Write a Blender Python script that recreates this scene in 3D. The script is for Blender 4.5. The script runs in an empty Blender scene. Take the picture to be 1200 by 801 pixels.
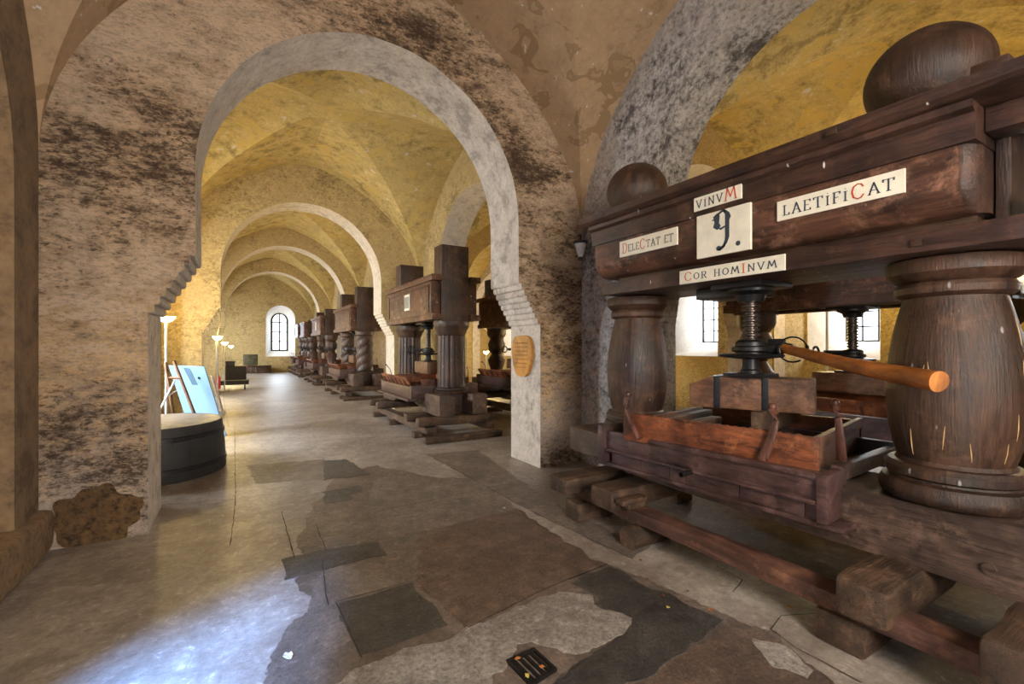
import bpy, bmesh, math, random
from mathutils import Vector, Matrix, noise
random.seed(7)
PI = math.pi
scene = bpy.context.scene
COL = scene.collection

# ------------------------------------------------------------------ camera
YAW = math.radians(30.9)
cam_d = bpy.data.cameras.new('camera'); cam = bpy.data.objects.new('camera', cam_d); COL.objects.link(cam)
cam.location = (0, 0, 1.5); cam.rotation_euler = (PI/2, 0, -YAW)
cam_d.sensor_width = 36; cam_d.lens = 535/1200*36; cam_d.shift_y = 4.5/1200; cam_d.clip_start = .05
scene.camera = cam
SN, CS = math.sin(YAW), math.cos(YAW)
def floor_pt(px, py, z=0.0):
    """point of the floor that was measured in the photograph"""
    d = 535*(1.5-z)/(py-405); l = (px-600)/535*d
    return Vector((l*CS+d*SN, d*CS-l*SN, z))

# ------------------------------------------------------------------ materials
def new_mat(name):
    m = bpy.data.materials.new(name); m.use_nodes = True
    nt = m.node_tree; nt.nodes.clear()
    out = nt.nodes.new('ShaderNodeOutputMaterial'); b = nt.nodes.new('ShaderNodeBsdfPrincipled')
    nt.links.new(b.outputs[0], out.inputs[0])
    return m, nt, b
def rgba(c): return (c[0], c[1], c[2], 1)
def node(nt, kind, **kw):
    n = nt.nodes.new(kind)
    for k, v in kw.items():
        if k in n.inputs: n.inputs[k].default_value = v
        else: setattr(n, k, v)
    return n
def coords(nt, scale=(1, 1, 1)):
    tc = nt.nodes.new('ShaderNodeTexCoord'); mp = nt.nodes.new('ShaderNodeMapping')
    mp.inputs['Scale'].default_value = scale
    nt.links.new(tc.outputs['Object'], mp.inputs['Vector'])
    return mp.outputs[0]
def nz(nt, vec, scale, detail=6, rough=.6, dist=0.0):
    n = nt.nodes.new('ShaderNodeTexNoise'); n.inputs['Scale'].default_value = scale
    n.inputs['Detail'].default_value = detail; n.inputs['Roughness'].default_value = rough; n.inputs['Distortion'].default_value = dist
    nt.links.new(vec, n.inputs['Vector']); return n.outputs['Fac']
def ramp(nt, fac, stops):
    r = nt.nodes.new('ShaderNodeValToRGB'); e = r.color_ramp.elements
    e[0].position, e[0].color = stops[0][0], rgba(stops[0][1]); e[1].position, e[1].color = stops[-1][0], rgba(stops[-1][1])
    for p, c in stops[1:-1]:
        x = e.new(p); x.color = rgba(c)
    nt.links.new(fac, r.inputs[0]); return r.outputs[0]
def mix(nt, fac, a, b, mode='MIX'):
    m = nt.nodes.new('ShaderNodeMix'); m.data_type = 'RGBA'; m.blend_type = mode
    for sock, v in ((m.inputs[0], fac), (m.inputs[6], a), (m.inputs[7], b)):
        if isinstance(v, (int, float)): sock.default_value = v
        elif isinstance(v, tuple): sock.default_value = rgba(v)
        else: nt.links.new(v, sock)
    return m.outputs[2]
def bump(nt, b, h, strength=.4, dist=.02):
    n = nt.nodes.new('ShaderNodeBump'); n.inputs['Strength'].default_value = strength; n.inputs['Distance'].default_value = dist
    nt.links.new(h, n.inputs['Height']); nt.links.new(n.outputs[0], b.inputs['Normal'])
G = lambda v: (v, v, v)

def plaster(name, base, alt, dark, patch=.5, spot=.6, b=.5, blotch=1.1, stretch=(1, 1, 1), bd=.02, peel=None, ms=4.5, low=None, pit=0):
    m, nt, bs = new_mat(name)
    v = coords(nt, stretch)
    big = nz(nt, v, blotch, 5, .62, .3); mid = nz(nt, v, ms, 10, .74, .2); fine = nz(nt, v, 24, 8, .7)
    c = mix(nt, ramp(nt, big, [(.38, G(0)), (.62, G(1))]), base, alt)
    if low:   # paler towards the floor: the bay's uneven lighting mixed into the colour
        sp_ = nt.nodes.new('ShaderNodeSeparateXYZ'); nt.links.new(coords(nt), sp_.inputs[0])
        lit_mix = nt.nodes.new('ShaderNodeMath'); lit_mix.operation = 'MULTIPLY_ADD'; nt.links.new(sp_.outputs[2], lit_mix.inputs[0]); lit_mix.inputs[1].default_value = .30
        nt.links.new(mid, lit_mix.inputs[2])
        c = mix(nt, ramp(nt, lit_mix.outputs[0], [(.62, G(.9)), (1.0, G(.45)), (1.45, G(0))]), c, low)
    # sooty patches broken up by a finer noise
    mm = nt.nodes.new('ShaderNodeMath'); mm.operation = 'MULTIPLY_ADD'
    nt.links.new(big, mm.inputs[0]); mm.inputs[1].default_value = .6; nt.links.new(mid, mm.inputs[2])
    c = mix(nt, ramp(nt, mm.outputs[0], [(.66, G(patch)), (.74, G(patch*.45)), (.90, G(0))]), c, dark)
    c = mix(nt, ramp(nt, fine, [(.32, G(spot)), (.50, G(0))]), c, tuple(x*.35 for x in dark))
    c = mix(nt, ramp(nt, fine, [(.58, G(0)), (.78, G(.4))]), c, tuple(min(1, x*1.5) for x in base))
    if pit:   # small knocked-out pits and hairline soot, gathered in some areas
        pn = nz(nt, v, 17, 10, .8, .3)
        pa = nt.nodes.new('ShaderNodeMath'); pa.operation = 'MULTIPLY_ADD'; nt.links.new(big, pa.inputs[0]); pa.inputs[1].default_value = .55; nt.links.new(pn, pa.inputs[2])
        c = mix(nt, ramp(nt, pa.outputs[0], [(.66, G(pit)), (.76, G(0))]), c, tuple(x*.6 for x in dark))
    if peel:
        pv = nz(nt, v, 2.3, 3, .5, .8)
        c = mix(nt, ramp(nt, pv, [(.60, G(0)), (.61, G(1)), (.66, G(1)), (.67, G(.35))]), c, peel)
        w = nz(nt, v, 9, 2, .5, .6)
        c = mix(nt, ramp(nt, w, [(.70, G(0)), (.72, G(.8))]), c, (.62, .6, .57))
    nt.links.new(c, bs.inputs['Base Color']); bs.inputs['Roughness'].default_value = .93
    add = nt.nodes.new('ShaderNodeMath'); add.operation = 'MULTIPLY_ADD'
    nt.links.new(fine, add.inputs[0]); add.inputs[1].default_value = .45; nt.links.new(mid, add.inputs[2])
    bump(nt, bs, add.outputs[0], b, bd)
    return m

def wood(name, dark, light, axis='Y', rough=.55, flecks=.0, b=.5, worn=None, scale=1.0):
    m, nt, bs = new_mat(name)
    s = {'X': (1.2, 14, 14), 'Y': (14, 1.2, 14), 'Z': (14, 14, 1.2)}[axis]
    v = coords(nt, tuple(x*scale for x in s)); w = coords(nt)
    g = nz(nt, v, 1.6, 9, .68, .8); blot = nz(nt, w, 3.2, 6, .65, .4); fine = nz(nt, v, 7, 6, .7)
    c = ramp(nt, g, [(.3, dark), (.68, light)])
    c = mix(nt, ramp(nt, blot, [(.36, G(.75)), (.6, G(0))]), c, tuple(x*.4 for x in dark))
    c = mix(nt, ramp(nt, fine, [(.30, G(.7)), (.42, G(0))]), c, tuple(x*.25 for x in dark))
    if worn:
        wn = nz(nt, w, 6, 8, .75, .2)
        c = mix(nt, ramp(nt, wn, [(.52, G(0)), (.72, G(.8))]), c, worn)
    if flecks:
        vo = nt.nodes.new('ShaderNodeTexVoronoi'); vo.inputs['Scale'].default_value = 7
        nt.links.new(coords(nt, (1, 1.6, .5)), vo.inputs['Vector'])
        c = mix(nt, ramp(nt, vo.outputs['Distance'], [(.045, G(flecks)), (.075, G(0))]), c, (.7, .7, .72))
    nt.links.new(c, bs.inputs['Base Color'])
    r = ramp(nt, g, [(.3, G(rough-.12)), (.7, G(rough+.15))]); nt.links.new(r, bs.inputs['Roughness'])
    mm = nt.nodes.new('ShaderNodeMath'); mm.operation = 'ADD'; nt.links.new(g, mm.inputs[0]); nt.links.new(fine, mm.inputs[1])
    bump(nt, bs, mm.outputs[0], b, .008)
    return m

def flat(name, c, rough=.6, metal=0.0, var=.25, sc=12):
    m, nt, bs = new_mat(name)
    n = nz(nt, coords(nt), sc, 5, .6)
    col = mix(nt, ramp(nt, n, [(.35, G(0)), (.65, G(1))]), tuple(x*(1-var) for x in c), c)
    nt.links.new(col, bs.inputs['Base Color']); bs.inputs['Roughness'].default_value = rough; bs.inputs['Metallic'].default_value = metal
    bump(nt, bs, n, .15, .004)
    return m
def emis(name, c, s):
    m, nt, bs = new_mat(name)
    bs.inputs['Base Color'].default_value = rgba(c); bs.inputs['Emission Color'].default_value = rgba(c); bs.inputs['Emission Strength'].default_value = s
    return m
def pane_glass():
    m, nt, bs = new_mat('window_glass')
    t = nt.nodes.new('ShaderNodeBsdfTransparent'); g = nt.nodes.new('ShaderNodeBsdfGlossy'); g.inputs['Roughness'].default_value = .05
    mx = nt.nodes.new('ShaderNodeMixShader'); mx.inputs[0].default_value = .06
    n = nz(nt, coords(nt), 3, 2, .5); nt.links.new(ramp(nt, n, [(.3, (.9, .94, .97)), (.7, (1, 1, 1))]), t.inputs[0])
    nt.links.new(t.outputs[0], mx.inputs[1]); nt.links.new(g.outputs[0], mx.inputs[2])
    nt.links.new(mx.outputs[0], [x for x in nt.nodes if x.type == 'OUTPUT_MATERIAL'][0].inputs[0])
    return m

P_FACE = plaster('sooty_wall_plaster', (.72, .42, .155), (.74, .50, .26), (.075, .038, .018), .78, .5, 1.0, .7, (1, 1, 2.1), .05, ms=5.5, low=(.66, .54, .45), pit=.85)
P_FACE2 = plaster('ochre_wall_plaster', (.64, .48, .21), (.48, .35, .16), (.14, .09, .035), .5, .5, .8, .9, (1, 1, 1.3), .03, ms=7, pit=.5)
P_JAMB = plaster('limewashed_plaster', (.74, .65, .52), (.64, .55, .44), (.24, .19, .15), .55, .25, .6, 1.3, (1, 1, 1), .02, ms=7)
P_ARC = plaster('grey_limewash', (.72, .67, .62), (.50, .44, .39), (.09, .075, .068), .9, .6, 1.0, 1.1, (1, 1, 1), .04, ms=6, pit=.7)
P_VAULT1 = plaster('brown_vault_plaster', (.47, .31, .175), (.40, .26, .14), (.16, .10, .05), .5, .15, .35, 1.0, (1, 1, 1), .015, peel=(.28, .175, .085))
P_VAULT = plaster('ochre_vault_plaster', (.72, .55, .22), (.54, .40, .15), (.20, .14, .045), .75, .3, .35, .8, (1, 1, 1), .015, peel=(.58, .41, .12))
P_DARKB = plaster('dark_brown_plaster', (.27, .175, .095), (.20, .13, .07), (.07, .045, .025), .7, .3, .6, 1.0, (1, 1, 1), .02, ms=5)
P_SOFF = plaster('sooty_soffit_limewash', (.76, .69, .60), (.64, .56, .48), (.17, .13, .10), .6, .3, .8, .9, (1, 1, 1), .03, ms=5)
P_SPLAY = plaster('white_window_plaster', (.75, .72, .66), (.66, .6, .52), (.45, .35, .25), .3, .1, .2)

W_Y = wood('dark_oak_lengthwise', (.018, .008, .004), (.095, .044, .021), 'Y', .46, .0, .6)
W_YF = wood('dark_stained_head_timber', (.016, .007, .005), (.082, .036, .021), 'Y', .42, .9, .5, worn=(.13, .06, .035))
W_PANEL = wood('reddish_worn_panel_timber', (.026, .011, .006), (.17, .068, .034), 'Y', .5, .7, .5, worn=(.40, .20, .12))
W_Z = wood('dark_oak_upright', (.016, .007, .004), (.10, .046, .024), 'Z', .44, .35, .6, worn=(.15, .075, .04))
W_X = wood('old_oak_crosswise', (.022, .012, .007), (.125, .068, .038), 'X', .52, .0, .9, worn=(.24, .135, .075))
W_SILL = wood('grey_brown_sill_oak', (.032, .018, .013), (.16, .095, .066), 'Y', .5, .0, .8, worn=(.27, .165, .115))
W_SKID = wood('reddish_skid_oak', (.04, .016, .011), (.20, .092, .066), 'Y', .5, .0, .7, worn=(.32, .15, .08))
W_TROUGH = wood('purple_brown_trough_timber', (.026, .012, .011), (.12, .060, .054), 'Y', .36, .0, .5, worn=(.20, .115, .10))
W_CRATE = wood('red_brown_crate_boards', (.045, .012, .005), (.34, .10, .034), 'Y', .45, .0, .7, worn=(.50, .19, .075))
W_CRATEX = wood('red_brown_crate_boards_crosswise', (.05, .016, .007), (.25, .10, .045), 'X', .45, .0, .7)
W_HOOK = wood('polished_hook_wood', (.045, .016, .010), (.20, .075, .048), 'Z', .3)
W_BLOCK = wood('pale_brown_block_wood', (.06, .026, .012), (.27, .125, .062), 'Y', .45, .0, .6, worn=(.36, .18, .10))
W_LOG = wood('orange_log_wood', (.20, .055, .010), (.55, .19, .04), 'Y', .36, .0, .6, scale=.7)
W_LOGEND = wood('sawn_log_end', (.38, .13, .03), (.60, .22, .05), 'Z', .6, .0, .3)
W_PLAQUE = wood('varnished_plaque_wood', (.46, .19, .035), (.62, .28, .06), 'Z', .35, .0, .2)
W_TUB = wood('near_black_tub_staves', (.010, .009, .009), (.035, .030, .028), 'Z', .5)
W_TUBTOP = wood('grey_tub_lid_wood', (.24, .19, .15), (.42, .34, .27), 'X', .5)
W_EASEL = wood('easel_wood', (.16, .075, .035), (.32, .16, .08), 'Z', .5)
IRON = flat('black_iron', (.035, .033, .034), .42, .7, .4)
IRON2 = flat('worn_iron_thread', (.10, .075, .065), .4, .8, .4)
PAPER = flat('cream_sign_paint', (.74, .68, .54), .6, 0, .14, 9)
INK = flat('dark_blue_black_lettering', (.035, .05, .065), .6, 0, .2)
RED = flat('vermilion_lettering', (.62, .10, .03), .6, 0, .2)
GLASS = pane_glass()
LEAD = flat('dark_window_bars', (.05, .055, .06), .5, .3)
WHITE = flat('white_paint', (.75, .75, .73), .5)
BLACK = flat('black_plastic', (.015, .015, .017), .4)
BOARD = flat('pale_blue_board_face', (.24, .40, .58), .35, 0, .05, 2)
STICK = flat('grey_blue_sticker', (.10, .17, .24), .5)
REDP = flat('red_enamel', (.55, .02, .01), .35)
LAMP_ON = emis('lit_lamp_bowl', (1, .72, .22), 25)

# ------------------------------------------------------------------ mesh helpers
def link(name, bm, mats, parent=None, smooth=35):
    me = bpy.data.meshes.new(name); bmesh.ops.recalc_face_normals(bm, faces=bm.faces) if len(bm.faces) else None
    bm.to_mesh(me); bm.free()
    for m in (mats if isinstance(mats, (list, tuple)) else [mats]): me.materials.append(m)
    o = bpy.data.objects.new(name, me); COL.objects.link(o)
    if parent: o.parent = parent
    if smooth:
        me.polygons.foreach_set('use_smooth', [True]*len(me.polygons)); me.set_sharp_from_angle(angle=math.radians(smooth))
    return o
def tag(o, label, cat, group=None):
    o['label'] = label; o['category'] = cat
    if group: o['group'] = group
    return o
def struct(o): o['kind'] = 'structure'; return o
def thing(name, loc, label, cat, group=None, rz=0):
    o = bpy.data.objects.new(name, None); COL.objects.link(o); o.location = loc; o.rotation_euler.z = rz
    o.empty_display_size = .2
    return tag(o, label, cat, group)
def merge(bm, t):
    me = bpy.data.meshes.new('t'); t.to_mesh(me); t.free(); bm.from_mesh(me); bpy.data.meshes.remove(me)
def box(bm, x0, x1, y0, y1, z0, z1, bev=.008, jit=0.0, M=None, step=.12, mi=0):
    t = bmesh.new(); bmesh.ops.create_cube(t, size=1)
    sx, sy, sz = x1-x0, y1-y0, z1-z0
    for v in t.verts: v.co = Vector(((v.co.x+.5)*sx+x0, (v.co.y+.5)*sy+y0, (v.co.z+.5)*sz+z0))
    b = min(bev, .45*min(abs(sx), abs(sy), abs(sz)))
    if b > 0: bmesh.ops.bevel(t, geom=list(t.edges), offset=b, segments=2, affect='EDGES', profile=.6)
    if jit:
        L = [sx, sy, sz]; ax = L.index(max(L))
        n = max(1, int(L[ax]/step))
        for k in range(1, n):
            c = [x0, y0, z0]; c[ax] += L[ax]*k/n; nn = [0, 0, 0]; nn[ax] = 1
            bmesh.ops.bisect_plane(t, geom=list(t.verts)+list(t.edges)+list(t.faces), plane_co=c, plane_no=nn)
        for v in t.verts:
            s = noise.noise_vector(v.co*5+Vector((x0*3, y0*7, z0*5))); v.co += s*jit
    if M is not None: t.transform(M)
    for f in t.faces: f.material_index = mi
    merge(bm, t)
def lathe(bm, prof, c=(0, 0, 0), n=40, fn=None, cap=True, mi=0):
    rings = []
    for r, z in prof:
        ring = []
        for k in range(n):
            a = 2*PI*k/n; rr = r*(fn(a, z) if fn else 1)
            ring.append(bm.verts.new((c[0]+rr*math.cos(a), c[1]+rr*math.sin(a), c[2]+z)))
        rings.append(ring)
    for a, b in zip(rings, rings[1:]):
        for k in range(n):
            f = bm.faces.new((a[k], a[(k+1) % n], b[(k+1) % n], b[k])); f.material_index = mi
    if cap:
        for f in (bm.faces.new(rings[0][::-1]), bm.faces.new(rings[-1])): f.material_index = mi
def tube(bm, pts, rad, n=14, cap=True, flatn=1.0, wob=0, endmi=0):
    pts = [Vector(p) for p in pts]; rings = []
    rr = rad if isinstance(rad, (list, tuple)) else [rad]*len(pts)
    up = Vector((0, 0, 1))
    for i, p in enumerate(pts):
        d = (pts[min(i+1, len(pts)-1)]-pts[max(i-1, 0)]).normalized()
        u = up if abs(d.dot(up)) < .9 else Vector((1, 0, 0))
        s = d.cross(u).normalized(); t = s.cross(d).normalized()
        ring = []
        for k in range(n):
            a = 2*PI*k/n; q = p+s*math.cos(a)*rr[i]+t*math.sin(a)*rr[i]*flatn
            if wob: q += noise.noise_vector(q*9)*wob
            ring.append(bm.verts.new(q))
        rings.append(ring)
    for a, b in zip(rings, rings[1:]):
        for k in range(n): bm.faces.new((a[k], a[(k+1) % n], b[(k+1) % n], b[k]))
    if cap:
        bm.faces.new(rings[0][::-1]).material_index = endmi; bm.faces.new(rings[-1]).material_index = endmi
def prism(bm, pts, vec, mi=0):
    """closed polygon (3D points) swept along vec"""
    a = [bm.verts.new(p) for p in pts]; b = [bm.verts.new(Vector(p)+Vector(vec)) for p in pts]
    fs = [bm.faces.new(a[::-1]), bm.faces.new(b)]
    n = len(a)
    for i in range(n): fs.append(bm.faces.new((a[i], a[(i+1) % n], b[(i+1) % n], b[i])))
    for f in fs: f.material_index = mi
def sub(name, parent, mat, build, smooth=35, label=None, off=None):
    bm = bmesh.new(); build(bm)
    if off is not None: bmesh.ops.translate(bm, vec=off, verts=bm.verts)
    o = link(name, bm, mat, parent, smooth)
    if label: o['label'] = label
    return o

# ------------------------------------------------------------------ the building
ZC = 2.88            # springing of the vaults
WALLS = [(-1.5, -.8), (4.62, 5.32), (10.75, 11.45), (16.88, 17.58), (23.01, 23.71)]
FAR = 29.1
BAYS = [(-.8, 4.62), (5.32, 10.75), (11.45, 16.88), (17.58, 23.01), (23.71, FAR)]
def arch_outline(lo, hi, over, zs0, zs1, zc, rise, steps=8, seg=44):
    """opening outline from bottom-left to bottom-right: jamb, stepped corbels, stilted arch"""
    pts = [(lo, 0)]
    L = []
    h = (zs1-zs0)/steps
    if over > 0:
        for k in range(steps):
            x = lo+over*k/steps
            L += [(x, zs0+h*k+.006)] if k == 0 else []
            xn = lo+over*(k+1)/steps
            L += [(x-.004, zs0+h*k+.010), (xn-.012, zs0+h*k+.012), (xn, zs0+h*k+.03), (xn, zs0+h*(k+1))]
    pts += L
    c = (lo+hi)/2; a = (hi-lo)/2-over
    arc = []
    for k in range(seg+1):
        t = PI-PI*k/seg
        arc.append((c+a*math.cos(t), zc+rise*math.sin(t)))
    return pts+arc+[(lo+hi-x, z) for x, z in reversed(pts)]
def arch_wall(name, axis, p0, p1, a, b, outline, mats, top=5.9):
    """wall from a to b along the axis, between planes p0 and p1, pierced by the outline"""
    bm = bmesh.new()
    def P(u, z, p): return (u, p, z) if axis == 'x' else (p, u, z)
    wob = lambda u, z: noise.noise(Vector((u*3, z*3, p0)))*.007
    ol = [(u+wob(u, z), z+(wob(z, u) if z > 0 else 0)) for u, z in outline]
    for p, mi in ((p0, 0), (p1, 1)):
        f = bm.faces.new([bm.verts.new(P(u, z, p)) for u, z in [(a, 0)]+ol+[(b, 0), (b, top), (a, top)]]); f.material_index = mi
    r0 = [bm.verts.new(P(u, z, p0)) for u, z in ol]; r1 = [bm.verts.new(P(u, z, p1)) for u, z in ol]
    for i in range(len(ol)-1):
        f = bm.faces.new((r0[i], r0[i+1], r1[i+1], r1[i])); f.material_index = 2
    for u in (a, b):
        f = bm.faces.new([bm.verts.new(P(u, z, p)) for z, p in ((0, p0), (0, p1), (top, p1), (top, p0))]); f.material_index = 0
    o = link(name, bm, mats, None, 25); return struct(o)
def vault(name, x0, x1, y0, y1, top, mat, n=44):
    bm = bmesh.new(); g = {}
    cx, cy, hx, hy = (x0+x1)/2, (y0+y1)/2, (x1-x0)/2, (y1-y0)/2
    H = top-ZC
    par = [math.sin(PI/2*(2*i/n-1)) for i in range(n+1)]
    for i, u in enumerate(par):
        for j, v in enumerate(par):
            z = ZC+H*max(0, 1-min(abs(u), abs(v))**1.5)**.51
            p = Vector((cx+u*hx, cy+v*hy, z)); k = noise.noise(p*1.1)*.03*(1-max(abs(u), abs(v))**4)
            p.z += k; g[i, j] = bm.verts.new(p)
    for i in range(n):
        for j in range(n):
            a, b, c, d = g[i, j], g[i+1, j], g[i+1, j+1], g[i, j+1]
            um, vm = par[i]+par[i+1], par[j]+par[j+1]
            if um*vm > 0: bm.faces.new((a, b, c)); bm.faces.new((a, c, d))
            else: bm.faces.new((a, b, d)); bm.faces.new((b, c, d))
    o = link(name, bm, mat, None, 14); return struct(o)

XL, XR, XA, XO = -1.25, 3.82, 4.42, 8.2
for i, (y0, y1) in enumerate(WALLS):
    ol = arch_outline(-.62, 3.17, .31, 1.75, 2.30, 2.96, 1.62) if i < 3 else arch_outline(-.62, 3.38, .12, 1.72, 2.28, 2.86, 1.96)
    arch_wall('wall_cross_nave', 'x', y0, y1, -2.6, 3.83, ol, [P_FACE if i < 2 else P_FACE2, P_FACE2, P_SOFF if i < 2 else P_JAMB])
    ol = arch_outline(4.85, 7.95, .2, 1.75, 2.30, 2.96, 1.4, 6, 36)
    arch_wall('wall_cross_aisle', 'x', y0, y1, 4.41, 9.3, ol, [P_FACE2, P_FACE2, P_JAMB])
for i, (y0, y1) in enumerate(BAYS):
    c = (y0+y1)/2; a, b = y0-.7, y1+.01
    if i == 0: a = y0-.7
    ol = arch_outline(c-1.72, c+1.72, .1, 1.75, 2.3, 2.96, 1.62)
    arch_wall('wall_arcade', 'y', XR, XA, a, y1+(.0 if i < 4 else 0), ol, [P_ARC if i == 0 else P_FACE2, P_FACE2, P_ARC if i == 0 else P_JAMB])
    hw = 2.29
    ol = arch_outline(c-hw, c+hw, .0, 1.75, 2.3, 2.6, 1.75)
    arch_wall('wall_left_arcade', 'y', XL, XL-.6, a, y1, ol, [P_DARKB]*3 if i == 0 else [P_FACE2, P_FACE2, P_FACE2])
    hw = (y1-y0)/2-.03
    ol = arch_outline(c-hw, c+hw, .0, 1.75, 2.3, 2.9, 1.5)
    arch_wall('wall_right_arcade', 'y', XO, XO+.35, a, y1, ol, [P_FACE2, P_FACE2, P_JAMB])
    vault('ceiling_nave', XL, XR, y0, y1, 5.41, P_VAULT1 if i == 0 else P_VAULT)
    vault('ceiling_aisle', XA, XO, y0, y1, 5.02, P_VAULT)

# outer walls with splayed windows
WIN = 0
def win_shape(w, z0, z1, seg=14):
    """arched outline (u, z) counter-clockwise, centred on u = 0"""
    r = w/2; zc = z1-r
    return [(-r, z0), (r, z0)]+[(r*math.cos(PI*k/seg), zc+r*math.sin(PI*k/seg)) for k in range(seg+1)]
def outer_wall(name, P, u0, u1, wins, mats, top=5.9, depth=.8, bars=(2, 4), zbase=0, bw=.013):
    """P(u, z, q): q is depth into the wall; wins: (centre, w_out, z0, z1, w_in, zi0, zi1)"""
    global WIN
    bm = bmesh.new(); es = []
    def loop(pts, q):
        vs = [bm.verts.new(P(u, z, q)) for u, z in pts]
        ee = [bm.edges.new((vs[i], vs[(i+1) % len(vs)])) for i in range(len(vs))]
        return vs, ee
    _, e = loop([(u0, zbase), (u1, zbase), (u1, top), (u0, top)], 0); es += e
    rings = []
    for (c, wo, z0, z1, wi, a0, a1, dc) in wins:
        vo, e = loop([(c+u, z) for u, z in win_shape(wo, z0, z1)], 0); es += e; rings.append((vo, c, wi, a0, a1, dc))
    bmesh.ops.triangle_fill(bm, use_beauty=True, use_dissolve=False, edges=es)
    for vo, c, wi, a0, a1, dc in rings:
        vi = [bm.verts.new(P(c+dc+u, z, depth)) for u, z in win_shape(wi, a0, a1)]
        n = len(vo)
        for k in range(n):
            f = bm.faces.new((vo[k], vo[(k+1) % n], vi[(k+1) % n], vi[k])); f.material_index = 1
        ve = [bm.verts.new(P(c+dc+u, z, depth+.12)) for u, z in win_shape(wi, a0, a1)]
        for k in range(n):
            f = bm.faces.new((vi[k], vi[(k+1) % n], ve[(k+1) % n], ve[k])); f.material_index = 1
    w = struct(link(name, bm, mats, None, 30))
    for (c, wo, z0, z1, wi, a0, a1, dc) in wins:
        WIN += 1
        r = wi/2; cc = c+dc
        fb = bmesh.new()
        out = win_shape(wi, a0, a1); inn = [(u*(1-bw*2.6/r), a0+bw*2.4+(z-a0)*(1-bw*4.4/(a1-a0))) for u, z in out]
        A = [fb.verts.new(P(cc+u, z, depth+.01)) for u, z in out]; B = [fb.verts.new(P(cc+u, z, depth+.01)) for u, z in inn]
        A2 = [fb.verts.new(P(cc+u, z, depth+.05)) for u, z in out]; B2 = [fb.verts.new(P(cc+u, z, depth+.05)) for u, z in inn]
        n = len(out)
        for k in range(n):
            j = (k+1) % n
            for q in ((A[k], A[j], B[j], B[k]), (B[k], B[j], B2[j], B2[k]), (A2[k], A2[j], B2[j], B2[k])): fb.faces.new(q)
        def bar(ua, ub, za, zb):
            p = [P(cc+ua, za, depth+.012), P(cc+ub, za, depth+.012), P(cc+ub, zb, depth+.012), P(cc+ua, zb, depth+.012)]
            v = Vector(P(0, 0, .025))-Vector(P(0, 0, 0)); prism(fb, p, v)
        for k in range(1, bars[0]):
            u = -r+wi*k/bars[0]; bar(u-bw, u+bw, a0, a1-.01 if abs(u) < .02 else a1-r*.6)
        hh = a1-a0
        for k in range(1, bars[1]):
            z = a0+hh*k/bars[1]; s = r if z < a1-r else math.sqrt(max(0, r*r-(z-a1+r)**2)); bar(-s, s, z-bw, z+bw)
        fr = struct(link('window_%d' % WIN, fb, LEAD, None, 0))
        gb = bmesh.new(); gb.faces.new([gb.verts.new(P(cc+u*.98, z, depth+.03)) for u, z in out])
        link('glass_pane', gb, GLASS, fr, 0)
    return w
def daylight(loc, direction, sx, sy, power, color):
    l = bpy.data.lights.new('window_daylight', 'AREA'); l.shape = 'RECTANGLE'; l.size = sx; l.size_y = sy; l.energy = power; l.color = color
    o = bpy.data.objects.new('window_daylight', l); COL.objects.link(o); o.location = loc
    o.rotation_euler = Vector(direction).to_track_quat('-Z', 'Z').to_euler()
    return o
# far end wall: one big arched window
outer_wall('wall_far', lambda u, z, q: (u, FAR+q, z), -2.6, 3.82, [(2.05, 1.5, .9, 3.8, .9, 1.2, 3.4, -.02)], [P_FACE2, P_SPLAY], bars=(2, 4), depth=.55, bw=.036)
# right outer wall
rw = [(4.0, 1.15, 1.26, 3.3, .55, 1.58, 3.0, .0), (7.1, 1.25, 1.26, 3.3, .62, 1.58, 3.0, .05), (.2, 1.2, 1.26, 3.3, .6, 1.58, 3.0, 0), (9.7, 1.2, 1.26, 3.3, .6, 1.58, 3.0, 0),
      (12.8, 1.2, 1.1, 3.3, .6, 1.5, 3.0, 0), (15.6, 1.2, 1.1, 3.3, .6, 1.5, 3.0, 0), (18.9, 1.4, 1.0, 3.4, .7, 1.3, 3.1, 0), (21.8, 1.2, 1.1, 3.3, .6, 1.5, 3.0, 0), (26.4, 1.2, 1.1, 3.3, .6, 1.5, 3.0, 0)]
outer_wall('wall_right', lambda u, z, q: (9.3+q, u, z), -1.5, FAR, sorted(rw), [P_FACE2, P_SPLAY], bars=(2, 5))
# left outer wall
lw = [(.10, 1.15, .9, 3.3, 1.0, 1.0, 3.2, 0)]+[((a+b)/2, 1.4, 1.0, 3.3, 1.1, 1.2, 3.1, 0) for a, b in BAYS[1:]]
outer_wall('wall_left', lambda u, z, q: (-2.6-q, u, z), -1.5, FAR, lw, [P_FACE2, P_SPLAY], depth=.4)
# wall behind the camera with one window
outer_wall('wall_back', lambda u, z, q: (u, -1.5-q, z), -2.6, 9.3, [(.9, 1.7, .9, 3.4, 1.5, 1.0, 3.3, 0)], [P_FACE2, P_SPLAY], depth=.4)
bm = bmesh.new(); box(bm, 3.81, 9.4, FAR, FAR+.2, 0, 6, 0); struct(link('wall_far_aisle', bm, P_FACE2, None, 0))
# niche ceilings at the sides
bm = bmesh.new(); box(bm, -2.7, XL-.59, -1.5, FAR, 4.6, 4.7, 0); box(bm, XO+.3, 9.4, -1.5, FAR, 4.6, 4.7, 0); struct(link('ceiling_niche', bm, P_VAULT, None, 0))

# base ledge at the left pier
bm = bmesh.new()
box(bm, -1.52, -1.17, 3.35, 4.66, 0, .30, .05, .02)
struct(link('trim_1', bm, plaster('brown_ledge_plaster', (.34, .22, .12), (.26, .16, .08), (.06, .035, .018), .8, .6, 1, 1.5, ms=8), None))

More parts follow.
